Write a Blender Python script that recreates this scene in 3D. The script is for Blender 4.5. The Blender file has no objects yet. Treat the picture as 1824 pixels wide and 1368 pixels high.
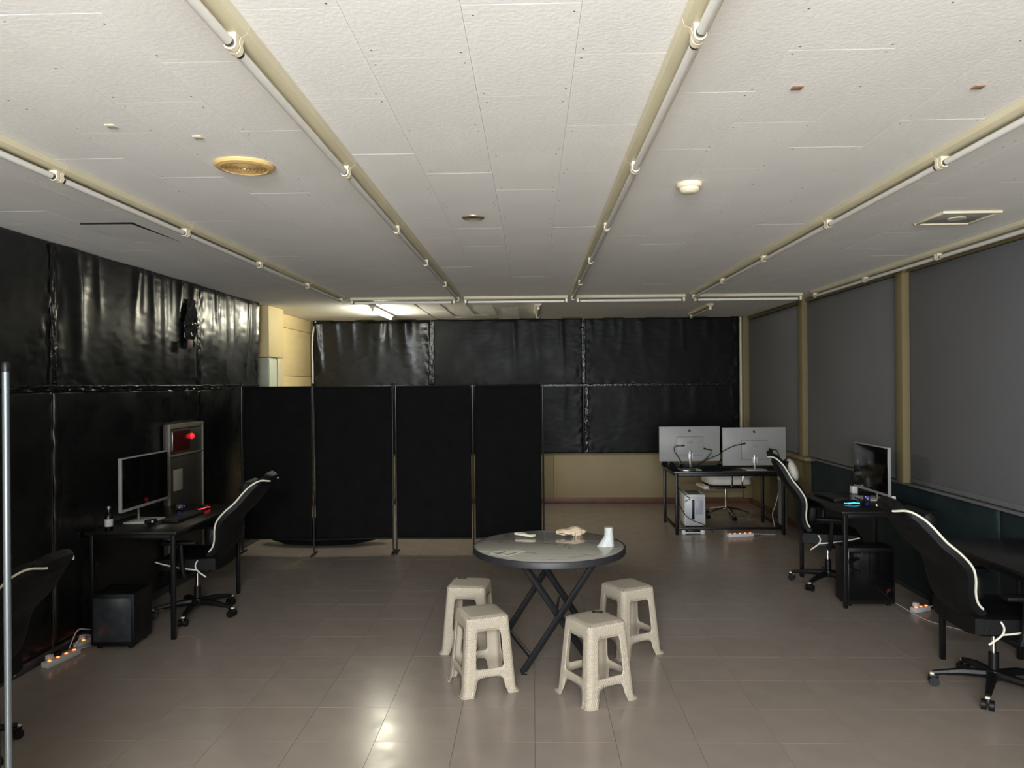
import bpy, bmesh, math, random
from math import sin, cos, pi, radians as R
from mathutils import Vector, Matrix, noise
from mathutils.geometry import delaunay_2d_cdt
random.seed(7)
S = bpy.context.scene
COL = S.collection
# ------------------------------------------------------------------ camera, world, light, exposure
cam_d = bpy.data.cameras.new('camera'); cam = bpy.data.objects.new('camera', cam_d); COL.objects.link(cam)
CAM = Vector((0, 0, 1.75)); FPX = 1350.0; YAW = math.atan(36 / 1350)
cam.location = CAM
cam.rotation_euler = (Matrix.Rotation(YAW, 3, 'Z') @ Matrix.Rotation(R(90), 3, 'X') @ Matrix.Rotation(-.008, 3, 'Z')).to_euler()
cam_d.sensor_width = 36; cam_d.lens = FPX / 1824 * 36; cam_d.clip_start = 0.05
S.camera = cam
S.view_settings.view_transform = 'Standard'; S.view_settings.look = 'None'
S.view_settings.gamma = 1; S.view_settings.use_curve_mapping = False
S.view_settings.exposure = 0.08
w = bpy.data.worlds.new('world'); S.world = w; w.use_nodes = True
w.node_tree.nodes['Background'].inputs[0].default_value = (0.9, 0.95, 1, 1)
w.node_tree.nodes['Background'].inputs[1].default_value = 0.004
def area(name, loc, rot, sx, sy, power, col):
    l = bpy.data.lights.new(name, 'AREA'); l.shape = 'RECTANGLE'; l.size = sx; l.size_y = sy
    l.energy = power; l.color = col
    o = bpy.data.objects.new(name, l); COL.objects.link(o); o.location = loc; o.rotation_euler = rot
    return o
# glazed entrance behind the camera, and the lit ceiling tubes of the bay behind it
area('entrance_light', (-0.2, -3.0, 1.45), (R(90), 0, 0), 3.0, 1.7, 390, (0.955, 0.985, 1.02))
area('rear_tube_light', (-0.2, -1.3, 2.38), (R(115), 0, 0), 1.2, 0.12, 190, (0.955, 0.985, 1.02))

HC = 2.70; XL, XR, YB, YF = -3.27, 3.15, 11.08, -3.3
XW = -3.13            # face of the thicker near part of the left wall
# ------------------------------------------------------------------ materials
def srgb(*c):
    return tuple(((v/255)/12.92 if v/255 <= .04045 else ((v/255+.055)/1.055)**2.4) for v in c)
_M = {}
def mat(name, col=(.5,.5,.5), rough=.5, metal=0, var=0, vscale=8, bump=0, bscale=60, spec=.5, emit=None, estr=0,
        coat=0, rvar=0, rscale=5, rand=0, stretch=None, detail=4, trans=0):
    if name in _M: return _M[name]
    m = bpy.data.materials.new(name); m.use_nodes = True; _M[name] = m
    nt = m.node_tree; N = nt.nodes; L = nt.links; b = N['Principled BSDF']
    b.inputs['Base Color'].default_value = (*col, 1); b.inputs['Roughness'].default_value = rough
    b.inputs['Metallic'].default_value = metal; b.inputs['Specular IOR Level'].default_value = spec
    b.inputs['Coat Weight'].default_value = coat; b.inputs['Transmission Weight'].default_value = trans
    if emit: b.inputs['Emission Color'].default_value = (*emit, 1); b.inputs['Emission Strength'].default_value = estr
    tc = N.new('ShaderNodeTexCoord'); mp = N.new('ShaderNodeMapping'); L.new(tc.outputs['Object'], mp.inputs[0])
    if stretch: mp.inputs['Scale'].default_value = stretch
    def nz(sc, det=detail):
        n = N.new('ShaderNodeTexNoise'); n.inputs['Scale'].default_value = sc; n.inputs['Detail'].default_value = det
        L.new(mp.outputs[0], n.inputs['Vector']); return n
    if var or rand:
        hs = N.new('ShaderNodeHueSaturation'); hs.inputs['Color'].default_value = (*col, 1)
        mr = N.new('ShaderNodeMapRange'); n = nz(vscale); L.new(n.outputs[0], mr.inputs[0])
        mr.inputs[1].default_value = .3; mr.inputs[2].default_value = .7
        mr.inputs[3].default_value = 1-var; mr.inputs[4].default_value = 1+var
        src = mr.outputs[0]
        if rand:
            oi = N.new('ShaderNodeObjectInfo'); m2 = N.new('ShaderNodeMapRange'); L.new(oi.outputs['Random'], m2.inputs[0])
            m2.inputs[3].default_value = 1-rand; m2.inputs[4].default_value = 1+rand
            mu = N.new('ShaderNodeMath'); mu.operation = 'MULTIPLY'; L.new(src, mu.inputs[0]); L.new(m2.outputs[0], mu.inputs[1]); src = mu.outputs[0]
        L.new(src, hs.inputs['Value']); L.new(hs.outputs[0], b.inputs['Base Color'])
    if bump:
        n = nz(bscale); bp = N.new('ShaderNodeBump'); bp.inputs['Strength'].default_value = bump; bp.inputs['Distance'].default_value = .01
        L.new(n.outputs[0], bp.inputs['Height']); L.new(bp.outputs[0], b.inputs['Normal'])
    if rvar:
        n = nz(rscale); mr = N.new('ShaderNodeMapRange'); L.new(n.outputs[0], mr.inputs[0])
        mr.inputs[1].default_value = .3; mr.inputs[2].default_value = .7
        mr.inputs[3].default_value = rough-rvar; mr.inputs[4].default_value = rough+rvar; L.new(mr.outputs[0], b.inputs['Roughness'])
    return m
m_tile = mat('floor_tile', srgb(147,136,126), .22, var=.05, vscale=5, rvar=.05, rscale=9, rand=.025, bump=.02, bscale=9)
m_grout = mat('grout', srgb(70,62,55), .9, var=.2)
m_ceil = mat('ceiling_board', srgb(241,240,235), .9, var=.02, vscale=2.5, bump=.10, bscale=60, rand=.012)
m_ceil2 = mat('ceiling_substrate', srgb(165,158,146), .95, var=.1)
m_screw = mat('screw', srgb(110,104,92), .6, var=.1)
m_cream = mat('cream_paint', srgb(112,101,68), .7, var=.05, vscale=3, bump=.1)
m_tanlow = mat('lower_tan_board', srgb(138,124,92), .6, var=.05, vscale=3, bump=.05)
m_box = mat('duct_paint', srgb(188,172,128), .6, var=.04)
m_tan = mat('tan_board', srgb(204,184,138), .6, var=.05, vscale=3, stretch=(1,1,4), bump=.05)
m_brown = mat('brown_skirting', srgb(92,58,42), .5, var=.15)
m_batten = mat('batten_enamel', srgb(208,199,168), .4, var=.08, vscale=6, stretch=(1,.4,1))
m_holder = mat('lamp_holder_plastic', srgb(222,212,184), .35, var=.04)
m_tube = mat('unlit_tube', srgb(220,218,210), .15, var=.03, vscale=20)
m_metal = mat('tube_cap_metal', srgb(110,108,104), .35, metal=.9, var=.05)
m_lit = mat('lit_tube', (1,1,1), .3, emit=(1.0,.96,.76), estr=255, var=.01)
m_sheet = mat('black_plastic', srgb(18,19,19), .30, rvar=.06, rscale=4, bump=.06, bscale=14, spec=.42, var=.2, vscale=3)
m_sheetb = mat('dull_black_plastic', srgb(17,18,18), .40, rvar=.05, rscale=4, bump=.06, bscale=14, spec=.10, var=.2, vscale=3)
m_tape = mat('black_tape', srgb(16,16,16), .2, bump=.4, bscale=40, spec=.3, var=.1)
m_grey = mat('grey_blind', srgb(98,98,100), .75, var=.05, vscale=1.5, bump=.08, bscale=90)
m_fabric = mat('black_fabric', srgb(14,14,15), .95, var=.2, bump=.3, bscale=200, spec=.15)
m_blackm = mat('black_metal', srgb(17,17,18), .38, metal=.15, spec=.3, var=.1)
m_post = mat('dark_gloss_tube', srgb(38,38,39), .18, metal=.5, var=.08, stretch=(1,1,.2))
m_steel = mat('grey_steel_tube', srgb(104,111,113), .36, metal=.7, var=.06, stretch=(1,1,.2))
m_blackp = mat('black_plastic_part', srgb(16,16,17), .42, spec=.3, var=.15, bump=.05)
m_gloss = mat('black_gloss', srgb(10,10,11), .08, var=.1)
m_screen = mat('screen_glass', srgb(9,9,10), .12, var=.1, spec=.6)
m_white = mat('white_plastic', srgb(205,205,202), .4, var=.03)
m_grip = mat('silver_metal', srgb(190,190,188), .25, metal=.85, var=.04)
m_chrome = mat('chrome', srgb(215,213,205), .08, metal=1, var=.02)
m_leather = mat('black_leather', srgb(13,13,14), .55, spec=.22, bump=.25, bscale=120, var=.15)
m_piping = mat('white_piping', srgb(225,222,205), .45, var=.03)
m_whleather = mat('white_leather', srgb(205,200,190), .45, bump=.15, bscale=80, var=.05)
m_deskblack = mat('desk_top_black', srgb(26,25,24), .28, spec=.35, var=.15, vscale=6, stretch=(1,5,1))
m_tablerim = mat('charcoal_rim', srgb(36,36,39), .5, var=.08)
m_tableleg = mat('charcoal_leg', srgb(32,33,36), .4, metal=.2, var=.08)
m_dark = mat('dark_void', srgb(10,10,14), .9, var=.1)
m_green = mat('locker_green_grey', srgb(150,155,142), .45, var=.05)
m_red = mat('red_lamp', (.9,.02,.02), .3, emit=(1,.02,.03), estr=1.3, var=.02)
m_orange = mat('orange_neon', (1,.3,.1), .3, emit=(1,.16,.03), estr=4, var=.02)
m_blue = mat('blue_led', (.1,.1,1), .3, emit=(.07,.05,1), estr=5, var=.02)
m_cyan = mat('cyan_led', (.1,.7,1), .3, emit=(.02,.62,.9), estr=6.0, var=.02)
m_rled = mat('red_led', (1,.1,.1), .3, emit=(1,.03,.06), estr=2.5, var=.02)
m_yel = mat('yellowed_plastic', srgb(212,180,118), .5, var=.05)
m_ink = mat('dark_ink', srgb(35,33,30), .6, var=.1)
m_paper = mat('paper', srgb(212,205,188), .8, var=.04)
m_cup = mat('paper_cup', srgb(188,193,190), .55, var=.03)
m_bag = mat('kraft_wrapper', srgb(206,186,160), .5, var=.12, vscale=14, bump=.2)
m_sgreen = mat('green_sticker', srgb(38,52,34), .45, var=.3, vscale=60)
m_patch = mat('brown_patch', srgb(150,120,98), .7, var=.1)
m_redbit = mat('dark_red_label', srgb(70,20,26), .5, var=.1)
m_label = mat('grey_label', srgb(150,146,135), .6, var=.06)
m_hyd = mat('hydrant_box_paint', srgb(112,109,92), .4, var=.06)
m_hyd2 = mat('hydrant_door', srgb(54,52,45), .45, var=.08)
m_cable = mat('black_cable', srgb(18,18,18), .4, var=.1)
m_wcable = mat('white_cable', srgb(195,195,190), .45, var=.03)
# woven stool plastic (UV brick relief)
def weave():
    m = mat('woven_plastic', srgb(178,168,150), .45, var=.03)
    nt = m.node_tree; N = nt.nodes; L = nt.links; b = N['Principled BSDF']
    uv = N.new('ShaderNodeUVMap'); br = N.new('ShaderNodeTexBrick')
    br.inputs['Scale'].default_value = 1; br.inputs['Brick Width'].default_value = .0125; br.inputs['Row Height'].default_value = .0165
    br.inputs['Mortar Size'].default_value = .0036; br.inputs['Mortar Smooth'].default_value = 1
    br.inputs['Color1'].default_value = (1,1,1,1); br.inputs['Color2'].default_value = (.8,.8,.8,1); br.inputs['Mortar'].default_value = (0,0,0,1)
    L.new(uv.outputs[0], br.inputs['Vector'])
    bp = N.new('ShaderNodeBump'); bp.inputs['Strength'].default_value = 1; bp.inputs['Distance'].default_value = .0019
    L.new(br.outputs['Color'], bp.inputs['Height']); L.new(bp.outputs[0], b.inputs['Normal'])
    return m
m_weave = weave()
m_stool = mat('smooth_stool_plastic', srgb(178,168,150), .45, var=.03, bump=.1, bscale=150)
def marble():
    m = mat('grey_marble', srgb(166,164,153), .1)
    nt = m.node_tree; N = nt.nodes; L = nt.links; b = N['Principled BSDF']
    tc = N.new('ShaderNodeTexCoord'); mp = N.new('ShaderNodeMapping'); mp.inputs['Rotation'].default_value = (0,0,.5); mp.inputs['Scale'].default_value = (.5,2.6,1)
    L.new(tc.outputs['Object'], mp.inputs[0])
    n = N.new('ShaderNodeTexNoise'); n.inputs['Scale'].default_value = 1.7; n.inputs['Detail'].default_value = 6; n.inputs['Distortion'].default_value = .7
    L.new(mp.outputs[0], n.inputs['Vector'])
    s = N.new('ShaderNodeMath'); s.operation = 'SUBTRACT'; s.inputs[1].default_value = .5; L.new(n.outputs[0], s.inputs[0])
    a = N.new('ShaderNodeMath'); a.operation = 'ABSOLUTE'; L.new(s.outputs[0], a.inputs[0])
    cr = N.new('ShaderNodeValToRGB'); L.new(a.outputs[0], cr.inputs[0])
    cr.color_ramp.elements[0].position = 0; cr.color_ramp.elements[0].color = (*srgb(122,117,106),1)
    cr.color_ramp.elements[1].position = .011; cr.color_ramp.elements[1].color = (*srgb(166,164,153),1)
    L.new(cr.outputs[0], b.inputs['Base Color']); return m
m_marble = marble()
# ------------------------------------------------------------------ mesh helpers
class MB:
    def __init__(s): s.v = []; s.f = []; s.mi = []; s.cur = 0
    def add(s, vs, fs, M=None):
        o = len(s.v)
        s.v += [tuple(M @ Vector(v)) if M else tuple(v) for v in vs]
        s.f += [tuple(i+o for i in f) for f in fs]; s.mi += [s.cur]*len(fs); return s
    def box(s, x0,x1,y0,y1,z0,z1, b=0, M=None):
        if x0 > x1: x0, x1 = x1, x0
        if y0 > y1: y0, y1 = y1, y0
        if z0 > z1: z0, z1 = z1, z0
        if b <= 0:
            vs = [(x,y,z) for z in (z0,z1) for y in (y0,y1) for x in (x0,x1)]
            return s.add(vs, [(0,2,3,1),(4,5,7,6),(0,1,5,4),(2,6,7,3),(0,4,6,2),(1,3,7,5)], M)
        b = min(b, (x1-x0)*.49, (y1-y0)*.49, (z1-z0)*.49)
        bm = bmesh.new(); bmesh.ops.create_cube(bm, size=1)
        for v in bm.verts:
            v.co = Vector(((x0+x1)/2+v.co.x*(x1-x0), (y0+y1)/2+v.co.y*(y1-y0), (z0+z1)/2+v.co.z*(z1-z0)))
        bmesh.ops.bevel(bm, geom=list(bm.edges), offset=b, segments=2, profile=.5, affect='EDGES')
        s.bm(bm, M); bm.free(); return s
    def bm(s, bm, M=None):
        bm.verts.index_update(); return s.add([v.co[:] for v in bm.verts], [[v.index for v in f.verts] for f in bm.faces], M)
    def tube(s, pts, r, n=8, caps=True, M=None, flat=1.0):
        pts = [Vector(p) for p in pts]; rs = r if isinstance(r, (list, tuple)) else [r]*len(pts)
        vs = []; fs = []; up = None
        for i, p in enumerate(pts):
            t = (pts[min(i+1, len(pts)-1)] - pts[max(i-1, 0)]).normalized()
            if up is None: up = t.orthogonal().normalized()
            else:
                up = (up - t*up.dot(t))
                up = up.normalized() if up.length > 1e-6 else t.orthogonal().normalized()
            sd = t.cross(up)
            for k in range(n):
                a = 2*pi*k/n; vs.append(p + (up*cos(a)*flat + sd*sin(a))*rs[i])
        for i in range(len(pts)-1):
            for k in range(n):
                a, b2 = i*n+k, i*n+(k+1) % n; fs.append((a, b2, b2+n, a+n))
        if caps: fs.append(tuple(reversed(range(n)))); fs.append(tuple(range((len(pts)-1)*n, len(pts)*n)))
        return s.add(vs, fs, M)
    def lathe(s, prof, n=24, c=(0,0,0), M=None, cap=True):
        vs = []; fs = []
        for r_, z in prof:
            for k in range(n): vs.append((c[0]+r_*cos(2*pi*k/n), c[1]+r_*sin(2*pi*k/n), c[2]+z))
        for i in range(len(prof)-1):
            for k in range(n):
                a, b2 = i*n+k, i*n+(k+1) % n; fs.append((a, b2, b2+n, a+n))
        if cap:
            if prof[0][0] > 1e-6: fs.append(tuple(reversed(range(n))))
            if prof[-1][0] > 1e-6: fs.append(tuple(range((len(prof)-1)*n, len(prof)*n)))
        return s.add(vs, fs, M)
    def prism(s, poly, h, M=None):          # poly in xy, extruded 0..h in z
        n = len(poly); vs = [(x,y,0) for x,y in poly] + [(x,y,h) for x,y in poly]
        fs = [tuple(reversed(range(n))), tuple(range(n, 2*n))] + [(i,(i+1)%n,(i+1)%n+n,i+n) for i in range(n)]
        return s.add(vs, fs, M)
    def build(s, name, m, parent=None, smooth=True, ang=35):
        me = bpy.data.meshes.new(name); me.from_pydata(s.v, [], s.f)
        for mm in (m if isinstance(m, (list, tuple)) else [m]): me.materials.append(mm)
        if isinstance(m, (list, tuple)):
            for p, i in zip(me.polygons, s.mi): p.material_index = i
        bm = bmesh.new(); bm.from_mesh(me); bmesh.ops.recalc_face_normals(bm, faces=bm.faces); bm.to_mesh(me); bm.free()
        if smooth:
            for p in me.polygons: p.use_smooth = True
            me.set_sharp_from_angle(angle=R(ang))
        o = bpy.data.objects.new(name, me); COL.objects.link(o)
        if parent: o.parent = parent
        return o
def tag(o, label=None, cat=None, group=None, kind=None):
    if label: o['label'] = label
    if cat: o['category'] = cat
    if group: o['group'] = group
    if kind: o['kind'] = kind
    return o
def empty(name, loc=(0,0,0), rz=0, label=None, cat=None, group=None):
    o = bpy.data.objects.new(name, None); COL.objects.link(o); o.location = loc; o.rotation_euler = (0,0,rz); o.empty_display_size = .1
    return tag(o, label, cat, group)
def copy_tree(o, parent=None):
    c = o.copy(); COL.objects.link(c); c.parent = parent
    for ch in list(o.children): copy_tree(ch, c)
    return c
def struct(o): o['kind'] = 'structure'; return o
def smooth_pts(pts, n=6):
    P = [Vector(p) for p in pts]; out = []
    for i in range(len(P)-1):
        a, b_, c_, d = P[max(i-1,0)], P[i], P[i+1], P[min(i+2,len(P)-1)]
        for k in range(n):
            t = k/n; out.append(.5*((2*b_)+(c_-a)*t+(2*a-5*b_+4*c_-d)*t*t+(-a+3*b_-3*c_+d)*t**3))
    return out + [P[-1]]
def project(p):
    d = Vector(p) - CAM; f = Vector((-sin(YAW), cos(YAW), 0)); r = Vector((cos(YAW), sin(YAW), 0))
    z = d.dot(f)
    return (912 + FPX*d.dot(r)/z, 684 - FPX*d.z/z, z) if z > .05 else None
# ------------------------------------------------------------------ floor
floor = struct(MB().box(XL-.1, XR+.1, YF-.1, YB+.1, -.10, -.006).build('floor', m_grout, smooth=False))
T, T2 = .394, .387; G = .0008
def tile_mesh(mb, x, y):
    a, b = T/2-G, T2/2-G; c = .0003; z0, z1 = -.006, 0.0
    vs = [(x-a,y-b,z0),(x+a,y-b,z0),(x+a,y+b,z0),(x-a,y+b,z0),(x-a,y-b,z1-c),(x+a,y-b,z1-c),(x+a,y+b,z1-c),(x-a,y+b,z1-c),
          (x-a+c,y-b+c,z1),(x+a-c,y-b+c,z1),(x+a-c,y+b-c,z1),(x-a+c,y+b-c,z1)]
    fs = [(0,1,5,4),(1,2,6,5),(2,3,7,6),(3,0,4,7),(4,5,9,8),(5,6,10,9),(6,7,11,10),(7,4,8,11),(8,9,10,11)]
    mb.add(vs, fs)
tmb = MB(); tile_mesh(tmb, 0, 0); t0 = tmb.build('tile', m_tile, floor, smooth=False)
cells = []
for i in range(-9, 9):
    for j in range(-18, 20):
        x = .0+T*(i+.5); y = 3.702+T2*(j+.5)
        if x-T/2 < XL-.2 or x+T/2 > XR+.2 or y-T2/2 < YF-.2 or y+T2/2 > YB+.2: continue
        pr = project((x, y, 0)); sc = 0
        if pr and -80 < pr[0] < 1904 and pr[1] < 1480: sc = 1/pr[2]
        cells.append((sc, x, y))
cells.sort(reverse=True); rest = MB(); first = True
for k, (sc, x, y) in enumerate(cells):
    if k < 299 and sc > 0:
        o = t0 if first else t0.copy()
        if not first: COL.objects.link(o); o.parent = floor
        first = False
        o.location = (x, y, random.uniform(-.0001, .0001)); o.rotation_euler = (random.gauss(0, .0007), random.gauss(0, .0007), 0)
    else: tile_mesh(rest, x, y)
o = rest.build('distant_tile', m_tile, floor, smooth=False); o['kind'] = 'stuff'
# ------------------------------------------------------------------ ceiling
ceil = struct(MB().box(XL-.1, XR+.1, YF-.1, YB+.1, HC+.014, HC+.1).build('ceiling', m_ceil2, smooth=False))
PW, PL, PG = .304, .604, .0004
def panel_mesh(mb, x, y, z=HC, rx=0, ry=0, l=PL):
    M = Matrix.Translation((x, y, z)) @ Matrix.Rotation(rx, 4, 'X') @ Matrix.Rotation(ry, 4, 'Y')
    a, b_ = PW/2-PG, l/2-.0003; c = .0003; t = .012
    vs = [(-a,-b_,t),(a,-b_,t),(a,b_,t),(-a,b_,t),(-a,-b_,c),(a,-b_,c),(a,b_,c),(-a,b_,c),
          (-a+c,-b_+c,0),(a-c,-b_+c,0),(a-c,b_-c,0),(-a+c,b_-c,0)]
    fs = [(0,1,5,4),(1,2,6,5),(2,3,7,6),(3,0,4,7),(4,5,9,8),(5,6,10,9),(6,7,11,10),(7,4,8,11),(8,9,10,11)]
    mb.add(vs, fs, M)
pmb = MB(); panel_mesh(pmb, 0, 0, 0); p0 = pmb.build('ceiling_panel', m_ceil, ceil, smooth=False)
cells = []; screws = MB()
for i in range(-11, 11):
    for j in range(-10, 16):
        x = -.172+PW*(i+.5); y = (2.194 if i % 2 else 2.499)+PL*(j+.5)
        if x < XL-.1 or x > XR+.1 or y-PL/2 < YF-.3 or y+PL/2 > YB+.3: continue
        pr = project((x, y, HC)); sc = 0
        if pr and -150 < pr[0] < 1974 and pr[1] > -160: sc = 1/pr[2]
        sag = None
        if y > 8.3 and -1.75 < x < -.2:            # curled boards around the lit tube
            sag = random.choice([(.003,.004,0),(-.004,.008,0),(.0,.011,0),(.005,-.009,0),(0,0,0)]); sc = 9
        if abs(x+2.45) < .15 and abs(y-4.6) < .30: sag = 'drop'; sc = 9
        cells.append((sc, x, y, sag))
        if pr and 0 < pr[2] < 6:
            for sx in (-1, 1):
                for sy in (-1, 1):
                    if random.random() < .8:
                        cx, cy = x+sx*(PW/2-random.uniform(.015,.03)), y+sy*(PL/2-random.uniform(.02,.06))
                        screws.lathe([(.0034, 0), (.0034, -.0006)], 6, (cx, cy, HC+.0001))
cells.sort(key=lambda c: -c[0]); rest = MB(); first = True
for k, (sc, x, y, sag) in enumerate(cells):
    if k < 296 and sc > 0:
        if sag == 'drop':
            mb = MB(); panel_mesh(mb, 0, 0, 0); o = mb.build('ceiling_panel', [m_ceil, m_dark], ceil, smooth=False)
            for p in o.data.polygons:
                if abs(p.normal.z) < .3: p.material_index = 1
            o.location = (x, y, HC-.006); o.rotation_euler = (.018, 0.006, 0); continue
        o = p0 if first else p0.copy()
        if not first: COL.objects.link(o); o.parent = ceil
        first = False
        o.location = (x, y, HC + random.uniform(-.0003, .0003)); o.rotation_euler = (0, 0, 0)
        if sag: o.location.z = HC-.0022; o.rotation_euler = (sag[0], sag[1]*1.2, 0)
    else: panel_mesh(rest, x, y)
o = rest.build('distant_ceiling_panel', m_ceil, ceil, smooth=False); o['kind'] = 'stuff'
o = screws.build('screw_heads', m_screw, ceil, smooth=False); o['kind'] = 'stuff'
# ------------------------------------------------------------------ walls
wl = struct(MB().box(XL-.12, XL, 8.56, YB, 0, HC).box(XL-.12, XW, YF, 8.56, 0, HC).build('wall_left', m_cream, smooth=False))
wb = struct(MB().box(XL-.12, XR+.12, YB, YB+.12, 0, HC).build('wall_back', m_cream, smooth=False))
wr = struct(MB().box(XR, XR+.12, YF, YB, 0, HC).build('wall_right', m_cream, smooth=False))
wf = struct(MB().box(XL-.12, XR+.12, YF-.12, YF, 0, HC).build('wall_front', m_cream, smooth=False))
# boards on the far end of the left wall (three courses per bay)
for z0, z1 in ((.1, 1.05), (1.056, 1.878), (1.884, 2.515), (2.521, 2.697)):
    MB().box(XL, XL+.014, 9.50, YB-.002, z0, z1, .003).build('wall_board', m_tan, wl)
# skirting
struct(MB().box(XL, XR, YB-.018, YB, 0, .082, .004).build('baseboard_back', m_brown))
struct(MB().box(XR-.018, XR, 8.7, YB-.02, 0, .082, .004).build('baseboard_right', m_brown))
struct(MB().box(XW, XW+.014, 2.6, 8.56, 0, .06, .004).build('baseboard_left', mat('grey_skirting', srgb(60,60,62), .35, var=.1)))
# boards on the lower back wall
for x0, x1 in ((-3.2, -1.4), (-1.394, .3), (.306, 3.08)):
    MB().box(x0, x1, YB-.012, YB, .083, .70, .002).build('wall_board', m_tanlow, wb)
m_sheetr0 = mat('dark_skirting', srgb(30,38,40), .5, var=.1)
# right-hand corner post, mullions and sill
struct(MB().box(3.035, XR, YB-.10, YB, .083, HC, .004).build('trim_1', m_cream))
struct(MB().box(3.005, 3.03, YB-.05, YB-.002, .70, HC, .004).build('trim_2', mat('pale_trim', srgb(205,200,175), .5, var=.04)))
struct(MB().box(XR-.09, XR, 8.67, 8.80, .905, HC-.003, .004).build('trim_3', m_cream))
struct(MB().box(XR-.09, XR, 6.35, 6.47, .905, HC-.003, .004).build('trim_4', m_cream))
struct(MB().box(XR-.09, XR, 3.96, 4.08, .905, HC-.003, .004).build('trim_5', m_cream))
struct(MB().box(XR-.13, XR, 8.5, YB-.1, .865, .905, .006).build('trim_6', m_cream))
struct(MB().box(XR-.05, XR, 1.6, YB-.1, HC-.05, HC-.002, .004).build('trim_7', m_cream))
struct(MB().box(XR-.014, XR, 1.6, 8.66, 0, .07, .004).build('trim_9', m_sheetr0))
k = 0
for y0, y1 in ((8.81, 10.97), (6.48, 8.66), (4.09, 6.34), (1.7, 3.95)):
    k += 1
    o = MB().box(XR-.035, XR-.012, y0, y1, .91, HC-.055, .004).build('window_%d' % k, m_grey); struct(o)
    MB().box(XR-.042, XR-.034, y0+.01, y1-.01, .912, .95, .003).build('bottom_rail', m_grey, o)
struct(MB().box(XR-.07, XR-.01, 1.6, 8.5, .885, .905, .006).build('trim_8', m_grey))
# ceiling boxing and metal lockers by the left wall
b = empty('duct_boxing', (-3.16, 9.08, 2.095), 0, 'cream boxed-in duct below the ceiling in the far left corner', 'duct')
MB().box(-.11, .07, -.25, .28, 0, HC-2.097, .004).build('casing', m_box, b)
b = empty('steel_locker', (-3.16, 8.97, 0), 0, 'grey-green steel locker standing under the boxed-in duct', 'locker')
MB().box(-.10, .065, -.15, .13, .04, 2.085, .004).build('body', m_green, b)
MB().box(.066, .074, -.14, .12, .06, 2.065, .002).build('door', mat('locker_door', srgb(185,190,172), .4, var=.04), b)
MB().box(-.09, .05, -.14, .12, 0, .04).build('plinth', m_blackp, b)
b = empty('narrow_cabinet', (-3.16, 9.24, 0), 0, 'narrow beige cabinet squeezed behind the grey-green steel locker', 'cabinet')
MB().box(-.10, .07, -.10, .12, .03, 2.085, .004).build('body', mat('beige_cabinet', srgb(178,168,140), .5, var=.05), b)
MB().box(-.09, .06, -.09, .11, 0, .03).build('plinth', m_blackp, b)
# ------------------------------------------------------------------ black plastic sheeting
def sheet(O, U, H, N, seed, folds=1.0, nu=110, nv=56, edge=(1,1)):
    O, U, N = Vector(O), Vector(U), Vector(N).normalized(); W = U.length
    vs = []; fs = []
    rnd = random.Random(seed)
    pl = [(rnd.random(), rnd.uniform(.012,.05)/W*1.6, rnd.uniform(.25,1)*.016, rnd.uniform(.25,1.0)) for _ in range(int(7*W*folds)+4)]
    for j in range(nv+1):
        v = j/nv; z = v*H
        for i in range(nu+1):
            u = i/nu; x = u*W; d = .016
            for (c, wd, a, ln) in pl:       # pleats hanging from the top edge, fading downwards
                cc = c + (1-v)*.05*sin(c*40)
                g = math.exp(-((u-cc)/wd)**2); d += a*folds*g*max(0, (v-(1-ln))/ln)**.7 * (1 if v < .97 else .4)
            q = Vector((x*1.3+seed*7.1, z*1.1, seed))
            d += .016*folds*noise.noise(q)
            e = max(edge[0]*math.exp(-(x/.10)**2), edge[1]*math.exp(-((W-x)/.10)**2), .5*math.exp(-(z/.05)**2))
            d += .010*e*noise.noise(Vector((x*16+seed, z*14, 3.3)))
            d += .0016*noise.noise(Vector((x*9, z*30, seed*1.7)))
            d = max(d, .002)
            if i in (0, nu): d = .003
            vs.append(O + U*u + Vector((0,0,z)) + N*d)
    for j in range(nv):
        for i in range(nu):
            a = j*(nu+1)+i; fs.append((a, a+1, a+nu+2, a+nu+1))
    return MB().add(vs, fs)
m_sheetc = mat('creased_black_plastic', srgb(19,20,20), .28, rvar=.06, rscale=4, bump=.1, bscale=12, spec=.3, var=.2, vscale=3)
m_sheet_haze = mat('haze_tinted_black_plastic', srgb(32,43,45), .5, rvar=.05, bump=.06, bscale=14, spec=.15, var=.15, vscale=3)  # black plastic with the blue-green lens haze painted into its colour
def put_sheet(label, grp, *a, **k):
    o = sheet(*a, **k).build('plastic_sheet', m_sheet if grp == GL else m_sheetc if 'hanging creases' in label else m_sheet_haze if grp == GR else m_sheetb, ang=80); tag(o, label, 'sheet', grp)
    md = o.modifiers.new('thickness', 'SOLIDIFY'); md.thickness = .0006; return o
GL, GB, GR = 'black plastic sheets covering the left wall', 'black plastic sheets covering the back wall', 'black plastic sheets below the right windows'
for k, (y0, y1, lab) in enumerate(((2.4,4.845,'nearest'),(4.855,6.99,'middle'),(7.01,8.55,'farthest'))):
    put_sheet('glossy black plastic sheet on the upper left wall, %s of three' % lab, GL, (XW, y1, 1.745), (0, y0-y1, 0), HC-1.75, (1,0,0), 3+k, 1.25 if k else .8)
    put_sheet('black plastic sheet on the lower left wall, %s of three' % lab, GL, (XW, y1, .065), (0, y0-y1, 0), 1.672, (1,0,0), 13+k, .35)
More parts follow.
